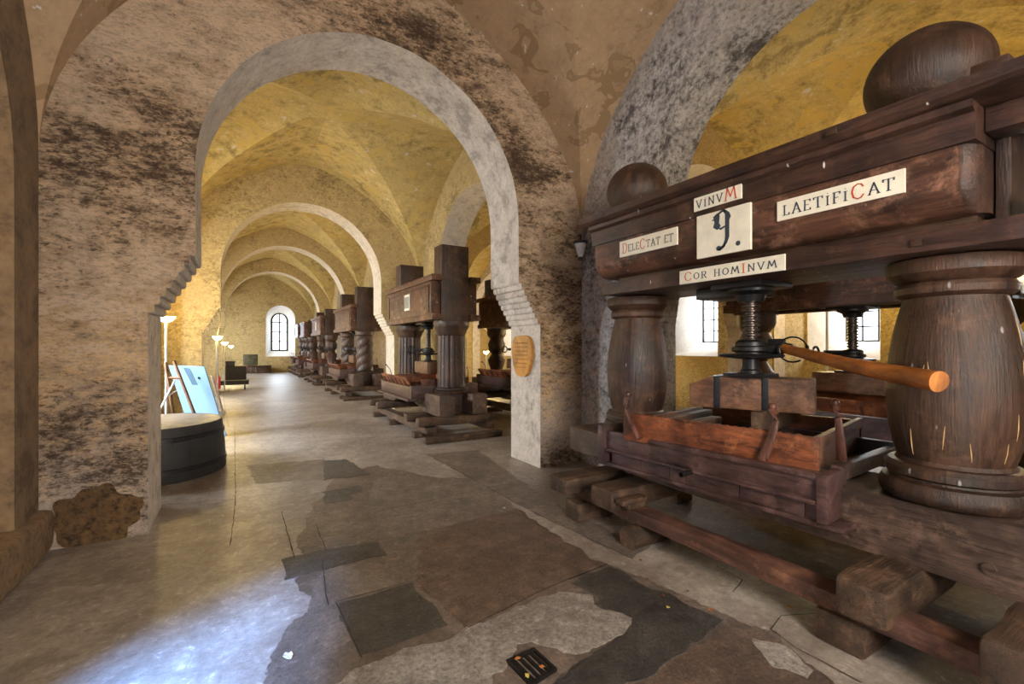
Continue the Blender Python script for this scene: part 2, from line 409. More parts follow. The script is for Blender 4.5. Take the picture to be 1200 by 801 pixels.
bm = bmesh.new(); pp = []
for k in range(60):
    a = 2*PI*k/60; x = -.93+.26*math.cos(a); z = .20+.22*math.sin(a); n_ = noise.noise(Vector((math.cos(a)*2, math.sin(a)*2, 3)))*.09
    pp.append((min(-.63, x+n_*math.cos(a)), 4.622, max(0, z+n_*math.sin(a))))
prism(bm, pp, (0, -.012, 0)); struct(link('trim_2', bm, plaster('bare_brown_masonry', (.30, .17, .07), (.20, .11, .045), (.05, .03, .015), .9, .8, 1.2, 4, (1, 1, 1), .05, ms=12), None))
# ------------------------------------------------------------------ floor
def floor_mat(name, c1, c2, dark, rough=.5, sc=1.0, b=.35, spec=.5):
    m, nt, bs = new_mat(name); v = coords(nt)
    a = nz(nt, v, 1.1*sc, 6, .65, .3); f = nz(nt, v, 30*sc, 8, .75); g = nz(nt, v, 60, 4, .7)
    c = mix(nt, ramp(nt, a, [(.36, G(0)), (.64, G(1))]), c1, c2)
    c = mix(nt, ramp(nt, f, [(.36, G(.6*b)), (.54, G(0))]), c, dark)
    s2 = nz(nt, v, 3.5*sc, 8, .75, .4); c = mix(nt, ramp(nt, s2, [(.40, G(.5)), (.56, G(0))]), c, dark)
    s3 = nz(nt, v, 11, 12, .86, .3); c = mix(nt, ramp(nt, s3, [(.40, G(.55)), (.50, G(0))]), c, dark); c = mix(nt, ramp(nt, s3, [(.545, G(0)), (.64, G(.55))]), c, tuple(min(1, x*1.9) for x in c2))
    c = mix(nt, ramp(nt, g, [(.60, G(0)), (.75, G(.5))]), c, tuple(min(1, x*1.9) for x in c1))
    nt.links.new(c, bs.inputs['Base Color'])
    nt.links.new(ramp(nt, f, [(.3, G(rough+.15)), (.7, G(rough-.08))]), bs.inputs['Roughness'])
    bs.inputs['Specular IOR Level'].default_value = spec
    ad = nt.nodes.new('ShaderNodeMath'); ad.operation = 'ADD'; nt.links.new(f, ad.inputs[0]); nt.links.new(a, ad.inputs[1])
    bump(nt, bs, ad.outputs[0], b, .02)
    return m
F_MAIN = floor_mat('worn_stone_screed', (.20, .16, .13), (.40, .345, .295), (.12, .092, .072), .37, .8)
F_BROWN = floor_mat('brown_red_stone', (.115, .068, .047), (.21, .135, .095), (.035, .022, .017), .45, 1.8, .9)
F_DARK = floor_mat('dark_slate_slab', (.035, .030, .028), (.09, .078, .068), (.016, .013, .012), .42, 1.8, .8)
F_GREY = floor_mat('grey_sandstone_slab', (.15, .118, .098), (.26, .21, .17), (.06, .045, .036), .45, 1.6, .7)
F_WHITE = floor_mat('pale_rough_mortar', (.36, .31, .27), (.50, .45, .40), (.15, .12, .10), .8, 1.5, 1.2)
F_NEAR = floor_mat('dark_worn_screed', (.125, .088, .068), (.23, .175, .14), (.05, .035, .027), .42, 1.2, .8)
F_SEAM = flat('dark_floor_joint', (.05, .04, .035), .9)
bm = bmesh.new(); box(bm, -2.7, 9.4, -1.6, FAR+.1, -.2, 0, 0)
floor = struct(link('floor', bm, F_MAIN, None, 0))
def patch(pts, mat, h=.003, name='slab', rag=.018, n=7):
    P = [floor_pt(*p) for p in pts]; out = []
    for a, b in zip(P, P[1:]+P[:1]):
        k = max(1, int((b-a).length/.02))
        for i in range(k):
            q = a.lerp(b, i/k); q += Vector((noise.noise(q*n), noise.noise(q*n+Vector((9, 3, 1))), 0))*rag*2+Vector((noise.noise(q*31), noise.noise(q*31+Vector((9, 3, 1))), 0))*rag*.5; q.z = 0
            out.append(q)
    bm = bmesh.new(); lo = [bm.verts.new((p.x, p.y, -.0005)) for p in out]; hi = [bm.verts.new((p.x, p.y, h)) for p in out]; m = len(out)
    for i in range(m): bm.faces.new((lo[i], lo[(i+1) % m], hi[(i+1) % m], hi[i]))
    es = [bm.edges.get((hi[i], hi[(i+1) % m])) for i in range(m)]
    bmesh.ops.triangle_fill(bm, use_beauty=True, use_dissolve=False, edges=es, normal=(0, 0, 1)); return link(name, bm, mat, floor, 0)
patch([(395, 560), (440, 545), (520, 560), (600, 600), (690, 655), (790, 690), (905, 740), (960, 830), (300, 830), (325, 760), (365, 700), (345, 640), (362, 600)], F_NEAR, .0007, rag=.045, n=4)
patch([(500, 532), (560, 527), (600, 556), (668, 600), (760, 640), (742, 655), (620, 598)], F_BROWN if False else F_GREY, .0015)
patch([(492, 624), (605, 596), (705, 660), (640, 690), (548, 736), (488, 684)], F_BROWN, .002, rag=.02)
patch([(452, 650), (492, 624), (605, 596), (560, 560), (440, 560), (432, 590), (450, 632)], F_GREY, .0012, rag=.03)
patch([(380, 657), (488, 684), (482, 682), (394, 708), (420, 770), (395, 801), (330, 801), (350, 740)], F_GREY, .0012, rag=.01)
patch([(394, 708), (482, 682), (524, 732), (422, 770)], F_DARK, .004)
patch([(331, 654), (384, 644), (442, 635), (452, 650), (334, 679)], F_DARK, .004)
patch([(369, 614), (432, 600), (451, 630), (382, 644)], F_GREY, .004)
patch([(380, 540), (406, 538), (434, 556), (380, 562)], F_DARK, .003)
patch([(378, 576), (422, 568), (425, 573), (410, 580), (411, 586), (380, 590)], F_DARK, .003)
patch([(290, 545), (380, 538), (380, 562), (300, 566)], F_GREY, .002)
patch([(667, 684), (712, 663), (755, 684), (800, 706), (850, 727), (785, 775), (715, 815), (630, 815), (690, 770), (730, 744), (700, 700)], F_DARK, .003, rag=.02)
patch([(548, 737), (600, 712), (660, 694), (690, 700), (717, 720), (738, 727), (727, 743), (690, 765), (655, 766), (630, 752), (590, 775), (560, 815), (370, 815), (440, 775), (500, 752)], F_WHITE, .005, rag=.03)
patch([(883, 747), (920, 757), (953, 787), (947, 797), (900, 775)], F_WHITE, .004, rag=.02)
patch([(850, 735), (895, 738), (980, 801), (985, 830), (700, 830), (785, 778)], F_BROWN, .002, rag=.02)
def seam(p, w=.006):
    P = [floor_pt(*q) for q in p]; bm = bmesh.new(); L = []; R = []
    for a, b in zip(P, P[1:]):
        k = max(1, int((b-a).length/.06)); d = (b-a).normalized(); s = Vector((-d.y, d.x, 0))
        for i in range(k+1):
            q = a.lerp(b, i/k); q = q+s*noise.noise(q*8)*.008; q.z = .0062
            ww = w*(.5+abs(noise.noise(q*13))*2); L.append(bm.verts.new(q+s*ww*.5)); R.append(bm.verts.new(q-s*ww*.5))
    for i in range(len(L)-1): bm.faces.new((L[i], L[i+1], R[i+1], R[i]))
    link('joint', bm, F_SEAM, floor, 0)
for s in [((394, 706), (482, 681)), ((424, 772), (394, 706)), ((275, 500), (276, 585)), ((190, 592), (276, 585)), ((268, 500), (262, 470), (262, 445)),
          ((378, 657), (380, 684), (384, 710)), ((500, 532), (620, 598), (742, 656)), ((370, 614), (382, 645)), ((276, 585), (270, 640)),
          ((985, 718), (915, 722), (903, 738), (930, 758), (1010, 801)), ((667, 680), (712, 661)), ((840, 664), (870, 680), (858, 695)), ((548, 736), (640, 690), (712, 661)),
          ((440, 600), (600, 566)), ((330, 600), (345, 655))]: seam(s)

# ------------------------------------------------------------------ stroke lettering
LET = {
 'D': [[(.12, 0), (.12, 1)], [(.0, 1), (.45, 1), (.72, .8), (.75, .5), (.7, .2), (.45, 0), (0, 0)]],
 'E': [[(.12, 0), (.12, 1)], [(0, 1), (.62, 1), (.62, .86)], [(.12, .52), (.45, .52)], [(0, 0), (.64, 0), (.64, .15)]],
 'L': [[(.15, 0), (.15, 1)], [(0, 1), (.3, 1)], [(0, 0), (.62, 0), (.62, .18)]],
 'C': [[(.72, .78), (.6, .95), (.4, 1), (.15, .85), (.05, .5), (.15, .15), (.4, 0), (.6, .05), (.75, .22)]],
 'T': [[(.4, 0), (.4, 1)], [(0, .84), (0, 1), (.8, 1), (.8, .84)], [(.25, 0), (.55, 0)]],
 'A': [[(.05, 0), (.42, 1), (.8, 0)], [(.18, .35), (.66, .35)], [(-.05, 0), (.17, 0)], [(.66, 0), (.92, 0)]],
 'V': [[(.05, 1), (.4, 0), (.75, 1)], [(-.05, 1), (.17, 1)], [(.63, 1), (.87, 1)]],
 'I': [[(.15, 0), (.15, .95)], [(0, 0), (.3, 0)], [(0, .95), (.3, .95)]],
 'i': [[(.15, 0), (.15, .85)], [(.02, 0), (.28, 0)], [(.02, .85), (.28, .85)], [(.13, 1.1), (.17, 1.1)]],
 'N': [[(.1, 0), (.1, 1), (.7, 0), (.7, 1)], [(-.03, 0), (.2, 0)], [(.6, 1), (.82, 1)]],
 'M': [[(.05, 0), (.2, 1), (.48, .25), (.78, 1), (.95, 0)], [(-.08, 0), (.15, 0)], [(.85, 0), (1.06, 0)]],
 'F': [[(.12, 0), (.12, 1)], [(0, 1), (.6, 1), (.6, .84)], [(.12, .52), (.45, .52)], [(0, 0), (.27, 0)]],
 'O': [[(.4, 1), (.12, .82), (.03, .5), (.12, .18), (.4, 0), (.68, .18), (.77, .5), (.68, .82), (.4, 1)]],
 'R': [[(.12, 0), (.12, 1)], [(0, 1), (.45, 1), (.62, .86), (.6, .62), (.4, .5), (.12, .5)], [(.36, .5), (.66, 0), (.8, 0)], [(0, 0), (.26, 0)]],
 'H': [[(.12, 0), (.12, 1)], [(.68, 0), (.68, 1)], [(.12, .5), (.68, .5)], [(0, 0), (.25, 0)], [(.56, 0), (.8, 0)], [(0, 1), (.25, 1)], [(.56, 1), (.8, 1)]],
}
WID = {'I': .3, 'i': .3, 'M': 1.0, 'L': .62, 'E': .64, 'F': .6}
def stroke(bm, pts, w, P):
    for a, b in zip(pts, pts[1:]):
        a, b = Vector(a), Vector(b); d = (b-a)
        if d.length < 1e-6: continue
        d.normalize(); s = Vector((-d.y, d.x)); e = d*w*.3
        # broad-pen weight: uprights thick, level strokes thin
        ww = w*(.45+.55*abs(d.y))
        q = [a-e+s*ww*.5, b+e+s*ww*.5, b+e-s*ww*.5, a-e-s*ww*.5]
        prism(bm, [P(*v) for v in q], Vector(P(0, 0, .0012))-Vector(P(0, 0)))
def sign(parent, ya, yb, z0, z1, x, text, off, th=.008, h=None, tilt=0):
    """sign board on a face looking towards -X; reads from ya (left) down to yb; text = [(char, red, size)]"""
    bm = bmesh.new(); box(bm, x-th, x+.004, yb, ya, z0, z1, .002, .0)
    s = sub('sign_board', parent, PAPER, lambda b: merge(b, bm), 0, off=off)
    if not text: return s
    H = h or (z1-z0)*.5; base = z0+(z1-z0-H)*.45
    tot = sum((WID.get(c, .8)*k*.9+.3) if c != ' ' else .6 for c, r, k in text)*H
    sc = (ya-yb)*.9/tot; u = (ya-yb)*.06
    bmr, bmk = bmesh.new(), bmesh.new()
    for c, r, k in text:
        if c == ' ': u += .6*H*sc; continue
        hh = H*k; zz = base-(H*(k-1)*.25 if k > 1 else 0)
        for st in LET[c]:
            P = lambda a, b, q=0: (x-th-.0004-q, ya-u-a*H*sc*k*.9, zz+b*hh)
            stroke(bmr if r else bmk, st, .13/k**.5, P)
        u += (WID.get(c, .8)*k*.9+.3)*H*sc
    for b, m, nm in ((bmr, RED, 'red_lettering'), (bmk, INK, 'black_lettering')):
        if len(b.verts): bmesh.ops.translate(b, vec=off, verts=b.verts); link(nm, b, m, s, 0)
        else: b.free()
    return s

# ------------------------------------------------------------------ presses
def iron_screw(root, off, x, y, ztop, zbot, lever_dir):
    def thread(b):
        n, turns = 26, 0
        z0, z1 = zbot+.22, ztop-.06; pitch = .034
        prof = []
        z = z0
        while z < z1:
            prof += [(.058, z), (.058, z+pitch*.3), (.042, z+pitch*.5), (.042, z+pitch*.8)]; z += pitch
        lathe(b, prof, (x, y, 0), 22)
    s = sub('screw', root, IRON2, thread, 60, off=off)
    sub('nut_plate', root, IRON, lambda b: (box(b, x-.19, x+.19, y-.19, y+.19, ztop-.04, ztop, .006), lathe(b, [(.15, ztop-.04), (.15, ztop-.06), (.10, ztop-.085), (.085, ztop-.13), (.07, ztop-.13)], (x, y, 0), 24)), off=off)
    def head(b):
        lathe(b, [(.11, zbot+.17), (.125, zbot+.18), (.125, zbot+.205), (.10, zbot+.215), (.10, zbot+.24), (.085, zbot+.255), (.07, zbot+.26)], (x, y, 0), 28)
        lathe(b, [(.07, zbot+.0), (.07, zbot+.04), (.055, zbot+.05), (.055, zbot+.12), (.12, zbot+.125), (.205, zbot+.135), (.215, zbot+.15), (.205, zbot+.158), (.1, zbot+.16), (.1, zbot+.175)], (x, y, 0), 36)
        box(b, x-.13, x+.13, y-.13, y+.13, zbot-.005, zbot+.02, .004)
    sub('ratchet_head', root, IRON, head, off=off)
def barrel_prof(z0, z1, R=.268):
    h = z1-z0
    return [(.285, 0), (.298, .015), (.302, .05), (.285, .09), (.262, .10), (.260, .11), (.276, .122), (.276, .155), (.258, .178), (.232, .182),
            (.222, .20), (R*.90, .27), (R*.97, .38), (R, .50), (R*.995, .60), (R*.96, .72), (R*.90, .83), (R*.82, .93), (R*.755, 1.0), (R*.74, 1.02),
            (R*.80, 1.025), (R*.86, 1.04), (R*.88, 1.07), (R*.84, 1.09), (R*.80, 1.095), (R*.9, 1.11), (R*1.0, 1.14), (R*1.0, h-.012), (R*.97, h)]
def fluted(n): return lambda a, z: 1-.085*(max(0, math.cos(n*a)))**.6
def post_profile(kind):
    h = 1.21
    if kind == 'barrel': return barrel_prof(0, h)
    if kind == 'fluted':
        return [(.29, 0), (.30, .03), (.28, .05), (.265, .055), (.285, .065), (.285, .085), (.25, .10)]+[(.245-.015*k/10, .11+k*.085) for k in range(11)]+[(.228, .975), (.24, .99), (.255, 1.02), (.265, 1.06), (.285, 1.09), (.30, 1.12), (.31, 1.16), (.31, h)]
    if kind == 'spiral':
        return [(.24, 0), (.25, .05), (.2, .07)]+[(.23, .08+k*.0125) for k in range(81)]+[(.22, 1.09), (.25, 1.12), (.26, h)]
    return [(.24, 0), (.24, .08), (.17, .12), (.15, .2), (.2, .35), (.22, .45), (.15, .55), (.13, .6), (.2, .7), (.22, .85), (.16, .98), (.22, 1.05), (.24, 1.1), (.24, h)]
def column(b, kind, x, y, z=.72):
    pr = post_profile(kind)
    if kind == 'fluted':
        fl = fluted(18)
        lathe(b, pr, (x, y, z), 120, lambda a, q: (fl(a, q) if .1 < q < .98 else 1))
    elif kind == 'spiral':
        lathe(b, pr, (x, y, z), 64, lambda a, q: (.95+.11*abs(math.sin((3*a-q*25)/2)) if .075 < q < 1.085 else 1))
    elif kind == 'baluster':
        lathe(b, pr, (x, y, z), 8)
    else:
        lathe(b, pr, (x, y, z), 56, lambda a, q: 1+.006*noise.noise(Vector((math.cos(a)*3, math.sin(a)*3, q*1.2+x+y)))-(.012 if abs(math.sin(a*2.5+.4)) < .012 else 0))
def hook(b, p0, p1, side, w=.030, t=.014):
    """flat curved arm ending in a round knob; side = direction of its bow"""
    p0, p1, side = Vector(p0), Vector(p1), Vector(side); pts, rad = [], []
    for k in range(9):
        q = k/8; p = p0.lerp(p1, q)+side*math.sin(q*PI)*.035
        if q > .8: p -= side*(q-.8)*.35
        pts.append(p); rad.append(w*(1.15-.55*q) if k < 7 else w*.8)
    tube(b, pts, [x*.8 for x in rad], 12, flatn=.5)
    u = bmesh.new(); bmesh.ops.create_icosphere(u, subdivisions=2, radius=w*.75); bmesh.ops.translate(u, vec=pts[-1], verts=u.verts); merge(b, u)

# ---- the large press in front -------------------------------------------------
O = Vector((3.15, 1.915, 0)); off = -O
big = thing('wine_press', O, 'huge dark wine press with barrel-shaped columns and Latin signs, nearest on the right', 'wine press')
S = lambda name, mat, build, **k: sub(name, big, mat, build, off=off, **k)
S('skid', W_SKID, lambda b: box(b, 2.555, 2.715, -.5, 3.30, .165, .262, .012, .006), label='long reddish timber running along the floor')
S('skid', W_SILL, lambda b: box(b, 3.60, 3.76, -.5, 3.30, .15, .262, .012, .006))
for x0, y0, y1, w in ((2.42, 3.02, 3.20, .3), (2.50, -.1, .1, .35), (2.50, 1.0, 1.22, .35)):
    S('footing_block', W_X, lambda b: box(b, x0+.04, x0+w+.2, y0, y1, 0, .165, .02, .008))
S('footing_block', W_X, lambda b: tube(b, [(2.47, 2.46, .075), (2.6, 2.46, .075), (2.86, 2.45, .075)], .085, 16), label='short half-round log under the long timber')
S('footing_block', W_X, lambda b: box(b, 3.55, 3.78, 2.9, 3.15, 0, .15, .015, .004))
S('footing_block', W_X, lambda b: box(b, 3.55, 3.78, .2, .45, 0, .15, .015, .004))
for y0, y1, x0, z0, z1 in ((3.06, 3.30, 2.36, .225, .372), (2.60, 2.86, 2.44, .225, .385), (.88, 1.10, 2.47, .205, .40), (.27, .58, 2.42, .20, .40)):
    S('cross_beam', W_X, lambda b: box(b, x0, 3.78, y0, y1, z0, z1, .035, .012))
S('wedge', W_X, lambda b: box(b, 2.50, 2.72, 2.90, 2.97, .262, .30, .008, .003))
S('wedge', W_X, lambda b: (box(b, 2.46, 2.72, 2.50, 2.585, .298, .335, .01, .004), box(b, 2.52, 2.7, 2.50, 2.57, .262, .30, .006)), label='small grey wooden wedge between the stacked timbers')
def sill(b):
    t = bmesh.new(); box(t, 2.9, 3.42, -.5, 3.76, .385, .715, .02, .008)
    for v in t.verts:
        if v.co.y > 3.66: # chamfered octagonal end
            c = Vector((3.16, v.co.y, .55)); v.co = c+(v.co-c)*.93
        k = abs(v.co.x-3.16)/.26*abs(v.co.z-.55)/.165
        if v.co.y > 3.0: v.co.x -= (v.co.x-3.16)*.12*k; v.co.z -= (v.co.z-.55)*.28*k
    merge(b, t)
S('sill_beam', W_SILL, sill, label='massive grey-brown base beam with a wooden peg')
S('peg', W_SILL, lambda b: tube(b, [(2.885, .66, .50), (2.95, .66, .50)], [.026, .03], 7))
YL, YR = 3.02, .85
S('column', W_Z, lambda b: column(b, 'barrel', 3.15, YL, .725), label='left barrel-shaped column')
S('column', W_Z, lambda b: column(b, 'barrel', 3.15, YR, .725), label='right barrel-shaped column, cracked and scratched')
def scratches(b):
    rnd = random.Random(4)
    for k in range(10):
        a = PI*(.82+.70*rnd.random()); z = (.78 if k % 3 else 1.3)+.35*rnd.random(); L = .05+.09*rnd.random(); da = .12*(rnd.random()-.5)
        def R(z):
            q = z-.725; pr = barrel_prof(0, 1.21)
            for (r0, z0), (r1, z1) in zip(pr, pr[1:]):
                if z0 <= q <= z1: return r0+(r1-r0)*(q-z0)/(z1-z0)
            return .2
        z = max(z, .95)
        p = [(3.15+(R(z+L*i/4)+.0005)*math.cos(a+da*i/4), YR+(R(z+L*i/4)+.0005)*math.sin(a+da*i/4), z+L*i/4) for i in range(5)]
        S('scratch_mark', SCR, lambda b: tube(b, p, [.001, .0022, .0028, .002, .001], 5))
SCR = flat('pale_bare_wood_scratch', (.55, .35, .15), .7); scratches(None)
S('lower_plank', W_YF, lambda b: box(b, 2.78, 3.52, .50, 3.08, 1.945, 2.048, .008, .004), label='dark plank carrying the painted sign below')
S('spacer', W_Y, lambda b: box(b, 2.90, 3.42, .7, 3.0, 2.048, 2.10, .004))
def ext(b, prof, y0, y1, jit=.003, n=14, mi=0):
    """profile (x, z) swept along Y with a slight unevenness"""
    rings = []
    for k in range(n+1):
        y = y0+(y1-y0)*k/n; ring = []
        for x, z in prof:
            s = noise.noise_vector(Vector((x*4, y*3, z*4)))*jit; ring.append(b.verts.new((x+s.x, y, z+s.z)))
        rings.append(ring)
    m = len(prof)
    for A, B in zip(rings, rings[1:]):
        for i in range(m): b.faces.new((A[i], A[(i+1) % m], B[(i+1) % m], B[i]))
    b.faces.new(rings[0]); b.faces.new(rings[-1][::-1])
S('head_beam', W_PANEL, lambda b: ext(b, [(2.83, 2.10), (2.805, 2.115), (2.745, 2.175), (2.722, 2.21), (2.72, 2.385), (3.55, 2.385), (3.55, 2.10)], .715, 3.10, .004), label='reddish brown main beam with worn lower edge')
S('frieze', W_YF, lambda b: (ext(b, [(2.70, 2.385), (2.695, 2.41), (2.69, 2.50), (2.655, 2.515), (2.65, 2.545), (3.57, 2.545), (3.57, 2.385)], .655, 3.12, .002)))
def bevel_end(b):
    A = [(2.83, 2.10), (2.805, 2.115), (2.745, 2.175), (2.722, 2.21), (2.72, 2.385), (3.55, 2.385), (3.55, 2.10)]
    rings = []
    for y, dx in ((.715, 0), (.70, .004), (.68, .03), (.66, .075)):
        rings.append([b.verts.new((x+(dx if x < 3 else 0), y, z)) for x, z in A])
    for P_, Q_ in zip(rings, rings[1:]):
        for i in range(7): b.faces.new((P_[i], P_[(i+1) % 7], Q_[(i+1) % 7], Q_[i]))
    b.faces.new(rings[-1])
S('end_bevel', W_YF, bevel_end, label='dark bevelled end of the main beam')
S('cornice', W_YF, lambda b: ext(b, [(2.66, 2.545), (2.625, 2.56), (2.605, 2.575), (2.60, 2.622), (2.68, 2.63), (2.68, 2.64), (3.66, 2.64), (3.66, 2.545)], .30, 3.19, .002))
S('top_rail', W_YF, lambda b: box(b, 2.72, 2.90, .56, .68, 2.64, 2.71, .01, .004))
for q in ((2.59, 2.61, 1.14, 1.19, 2.575, 2.61), (2.77, 2.79, .86, .90, 1.975, 2.01), (2.62, 2.70, 3.10, 3.16, 2.63, 2.67), (2.595, 2.61, 2.86, 2.90, 2.58, 2.61)): S('plug', W_Y, lambda b: box(b, *q, .003))
S('end_post', W_Z, lambda b: box(b, 2.95, 3.40, .60, .652, 2.05, 2.54, .01, .003))
S('end_arm', W_YF, lambda b: box(b, 2.80, 2.95, .2, .652, 2.43, 2.54, .01, .003))
S('end_bracket', IRON, lambda b: box(b, 2.86, 3.0, .3, .52, 2.05, 2.17, .01, .003))
def ball(b, y, r=.275):
    zc = 2.94
    pr = [(.17, 2.635), (.18, 2.65), (.18, 2.71), (.185, 2.745)]+[(r*math.cos(t), zc+r*.93*math.sin(t)) for t in [-.75+k*(PI/2+.75)/18 for k in range(18)]]+[(.004, zc+r*.93)]
    lathe(b, pr, (3.20, y, 0), 60, lambda a, z: 1-.012*(abs(math.sin(a*4+.3)) < .05)+.004*noise.noise(Vector((math.cos(a)*2, math.sin(a)*2, z*3+y))))
S('finial', W_Z, lambda b: ball(b, 3.07), label='left dark wooden ball on top')
S('finial', W_Z, lambda b: ball(b, .97), label='right dark wooden ball on top')
T = lambda s: [(c.upper() if c not in 'i' else 'i', False, 1) if c != '_' else (' ', False, 1) for c in s]
def txt(s, red='', big_=1.0):
    out = []; k = 0
    for i, c in enumerate(s):
        if c == ' ': out.append((' ', 0, 1))
        elif c == '*': k = 1
        else: out.append((c, bool(k), big_ if k else 1)); k = 0
    return out
sign(big, 2.79, 2.21, 2.23, 2.36, 2.717, txt('*DELE*CTAT ET', big_=1.45), off, h=.055)
sign(big, 2.045, 1.70, 2.416, 2.508, 2.684, txt('ViNV*M', big_=1.5), off, h=.052)
sign(big, 1.50, .90, 2.228, 2.343, 2.717, txt('LAETiFi*CAT', big_=1.35), off, h=.056)
sign(big, 2.24, 1.487, 1.948, 2.045, 2.778, txt('*COR HOM*INVM', big_=1.35), off, h=.045)
s9 = sign(big, 2.04, 1.657, 2.095, 2.408, 2.716, None, off, th=.016)
def nine(b):
    P = lambda a, z, q=0: (2.716-.0164-q, 2.04-.06-a*.27, 2.12+z*.27)
    def poly(pts): prism(b, [P(*p) for p in pts], Vector(P(0, 0, .0012))-Vector(P(0, 0)))
    poly([(.25, .86), (.36, .93), (.43, .86), (.41, .68), (.46, .60), (.36, .52), (.25, .60), (.29, .72)])
    poly([(.33, .90), (.52, 1.0), (.60, .93), (.56, .90), (.50, .93), (.38, .86)])
    poly([(.56, .98), (.68, .88), (.72, .78), (.68, .70), (.68, .30), (.62, .16), (.48, .04), (.56, .24), (.57, .34), (.57, .86), (.52, .93)])
    poly([(.36, .56), (.46, .50), (.57, .55), (.57, .59), (.46, .56)])
    poly([(.62, .18), (.56, .08), (.44, .0), (.36, .03), (.42, .07), (.52, .14)])
    poly([(.40+.07*math.cos(k*PI/5), .07+.06*math.sin(k*PI/5)) for k in range(10)])
    poly([(.90+.06*math.cos(k*PI/6), .10+.06*math.sin(k*PI/6)) for k in range(12)])
    poly([(.22, .80), (.29, .79), (.29, .765), (.22, .775)])
sub('black_lettering', s9, INK, nine, 0, off=off)
iron_screw(big, off, 3.15, 1.93, 1.945, 1.285, None)
S('nut_bracket', IRON, lambda b: box(b, 3.1, 3.42, 1.9, 2.35, 1.86, 1.945, .01))
def socket(b):
    tube(b, [(3.20, 1.86, 1.475), (3.25, 1.77, 1.485), (3.265, 1.70, 1.485)], [.035, .045, .03], 10)
    box(b, 3.19, 3.26, 1.74, 1.83, 1.50, 1.55, .01)
    for cx, cy, cz in ((3.225, 1.68, 1.475),):
        ring = [(cx+.085*math.cos(a)*.5, cy+.0-.085*math.cos(a)*.86, cz+.085*math.sin(a)) for a in [PI*2*k/20*.84 for k in range(21)]]
        tube(b, ring, .012, 8, flatn=.5)
S('lever_socket', IRON, socket)
S('lever', [W_LOG, W_LOGEND], lambda b: tube(b, [Vector((3.235, 1.76, 1.487)).lerp(Vector((2.70, .775, 1.338)), k/12)+Vector((0, 0, -.012*math.sin(k/12*PI))) for k in range(13)], [.030+.019*(k/12) for k in range(13)], 18, wob=.006, endmi=1), label='orange-brown log used as lever')
MB = Matrix.Translation((3.21, 1.97, 0)) @ Matrix.Rotation(math.radians(24), 4, 'Z')
def pblock(b):
    t = bmesh.new(); box(t, -.14, .14, -.40, .40, 1.045, 1.275, .016, .004)
    for v in t.verts:
        if v.co.y > .26: v.co.z = min(v.co.z, 1.275-.07*(v.co.y-.26)/.14); v.co.x *= 1-.15*(v.co.y-.26)/.14
        if v.co.y < -.3: v.co.x *= 1-.25*(-v.co.y-.3)/.1 if v.co.x > 0 else 1
    t.transform(MB); merge(b, t)
S('pressing_block', W_BLOCK, pblock, label='pale brown pressing block with two iron straps')
for y in (.20, -.11): S('iron_strap', IRON, lambda b: box(b, -.144, .144, y-.022, y+.022, 1.041, 1.279, .004, 0, MB))
# trough (a shallow wooden basin), turned a few degrees
t5 = Vector((.10, -1.58)).normalized(); ang = math.atan2(t5.y, t5.x)
MT = Matrix.Translation((2.63, 2.86, 0)) @ Matrix.Rotation(ang, 4, 'Z')       # local x runs towards the camera, local y into the press
tr = lambda b, s0, s1, w0, w1, z0, z1, bev=.006, jit=.003: box(b, s0, s1, w0, w1, z0, z1, bev, jit, MT)
def trough(b):
    tr(b, .0, 1.575, .0, .07, .645, .792); tr(b, .05, 1.575, -.018, .03, .765, .80, .008); tr(b, -.02, 1.575, -.02, .05, .625, .65, .01)
    for s0, s1 in ((.04, .34), (.345, .60), (.605, .74), (.745, 1.12), (1.125, 1.50), (1.505, 1.575)): tr(b, s0, s1, .018, .06, .532, .628, .003, .0015)
S('trough_front', W_TROUGH, trough, label='purple-brown front of the juice trough')
S('trough_ledge', W_TROUGH, lambda b: tr(b, -.1, 1.70, -.0, .25, .502, .532, .006, .003))
S('trough_side', W_TROUGH, lambda b: (tr(b, 1.575, 1.628, -.025, .24, .535, .80), tr(b, 1.56, 1.62, .2, 1.1, .73, .815)))
S('trough_side', W_TROUGH, lambda b: tr(b, -.065, .0, -.035, .20, .535, .84))
S('trough_floor', W_TROUGH, lambda b: tr(b, .34, 1.56, .06, 1.1, .722, .745))
S('trough_rim', W_X, lambda b: tr(b, .34, 1.57, .072, .20, .765, .785))
S('trough_back', W_TROUGH, lambda b: tr(b, .3, 1.6, 1.1, 1.15, .722, .84))
S('spout', IRON, lambda b: tube(b, [(2.71, 2.06, .635), (2.56, 2.06, .63)], .017, 12, cap=False), label='short dark spout pipe')
# crate
c5 = Vector((.25, -1.30)).normalized(); ca = math.atan2(c5.y, c5.x)
MC = Matrix.Translation((2.60, 2.63, 0)) @ Matrix.Rotation(ca, 4, 'Z')
cr = lambda b, s0, s1, w0, w1, z0, z1, bev=.004, jit=.004: box(b, s0, s1, w0, w1, z0, z1, bev, jit, MC, .05)
S('crate_front', W_CRATE, lambda b: (cr(b, 0, 1.31, 0, .035, .765, .972), [cr(b, .10+.052*k, .125+.052*k, .004, .031, .965, .978, .003, 0) for k in range(22)]), label='red-brown crate board with a notched top edge')
S('crate_side', W_CRATEX, lambda b: (cr(b, 1.275, 1.31, .0, 1.12, .90, .972), cr(b, 1.255, 1.29, .03, 1.1, .742, .90), cr(b, 1.30, 1.325, .005, .05, .85, .975)))
S('crate_side', W_CRATEX, lambda b: (cr(b, .0, .035, .0, .16, .80, .965), cr(b, .12, .16, .16, 1.0, .85, .95)))
S('crate_back', W_CRATE, lambda b: cr(b, .2, 1.3, 1.1, 1.14, .80, .95))
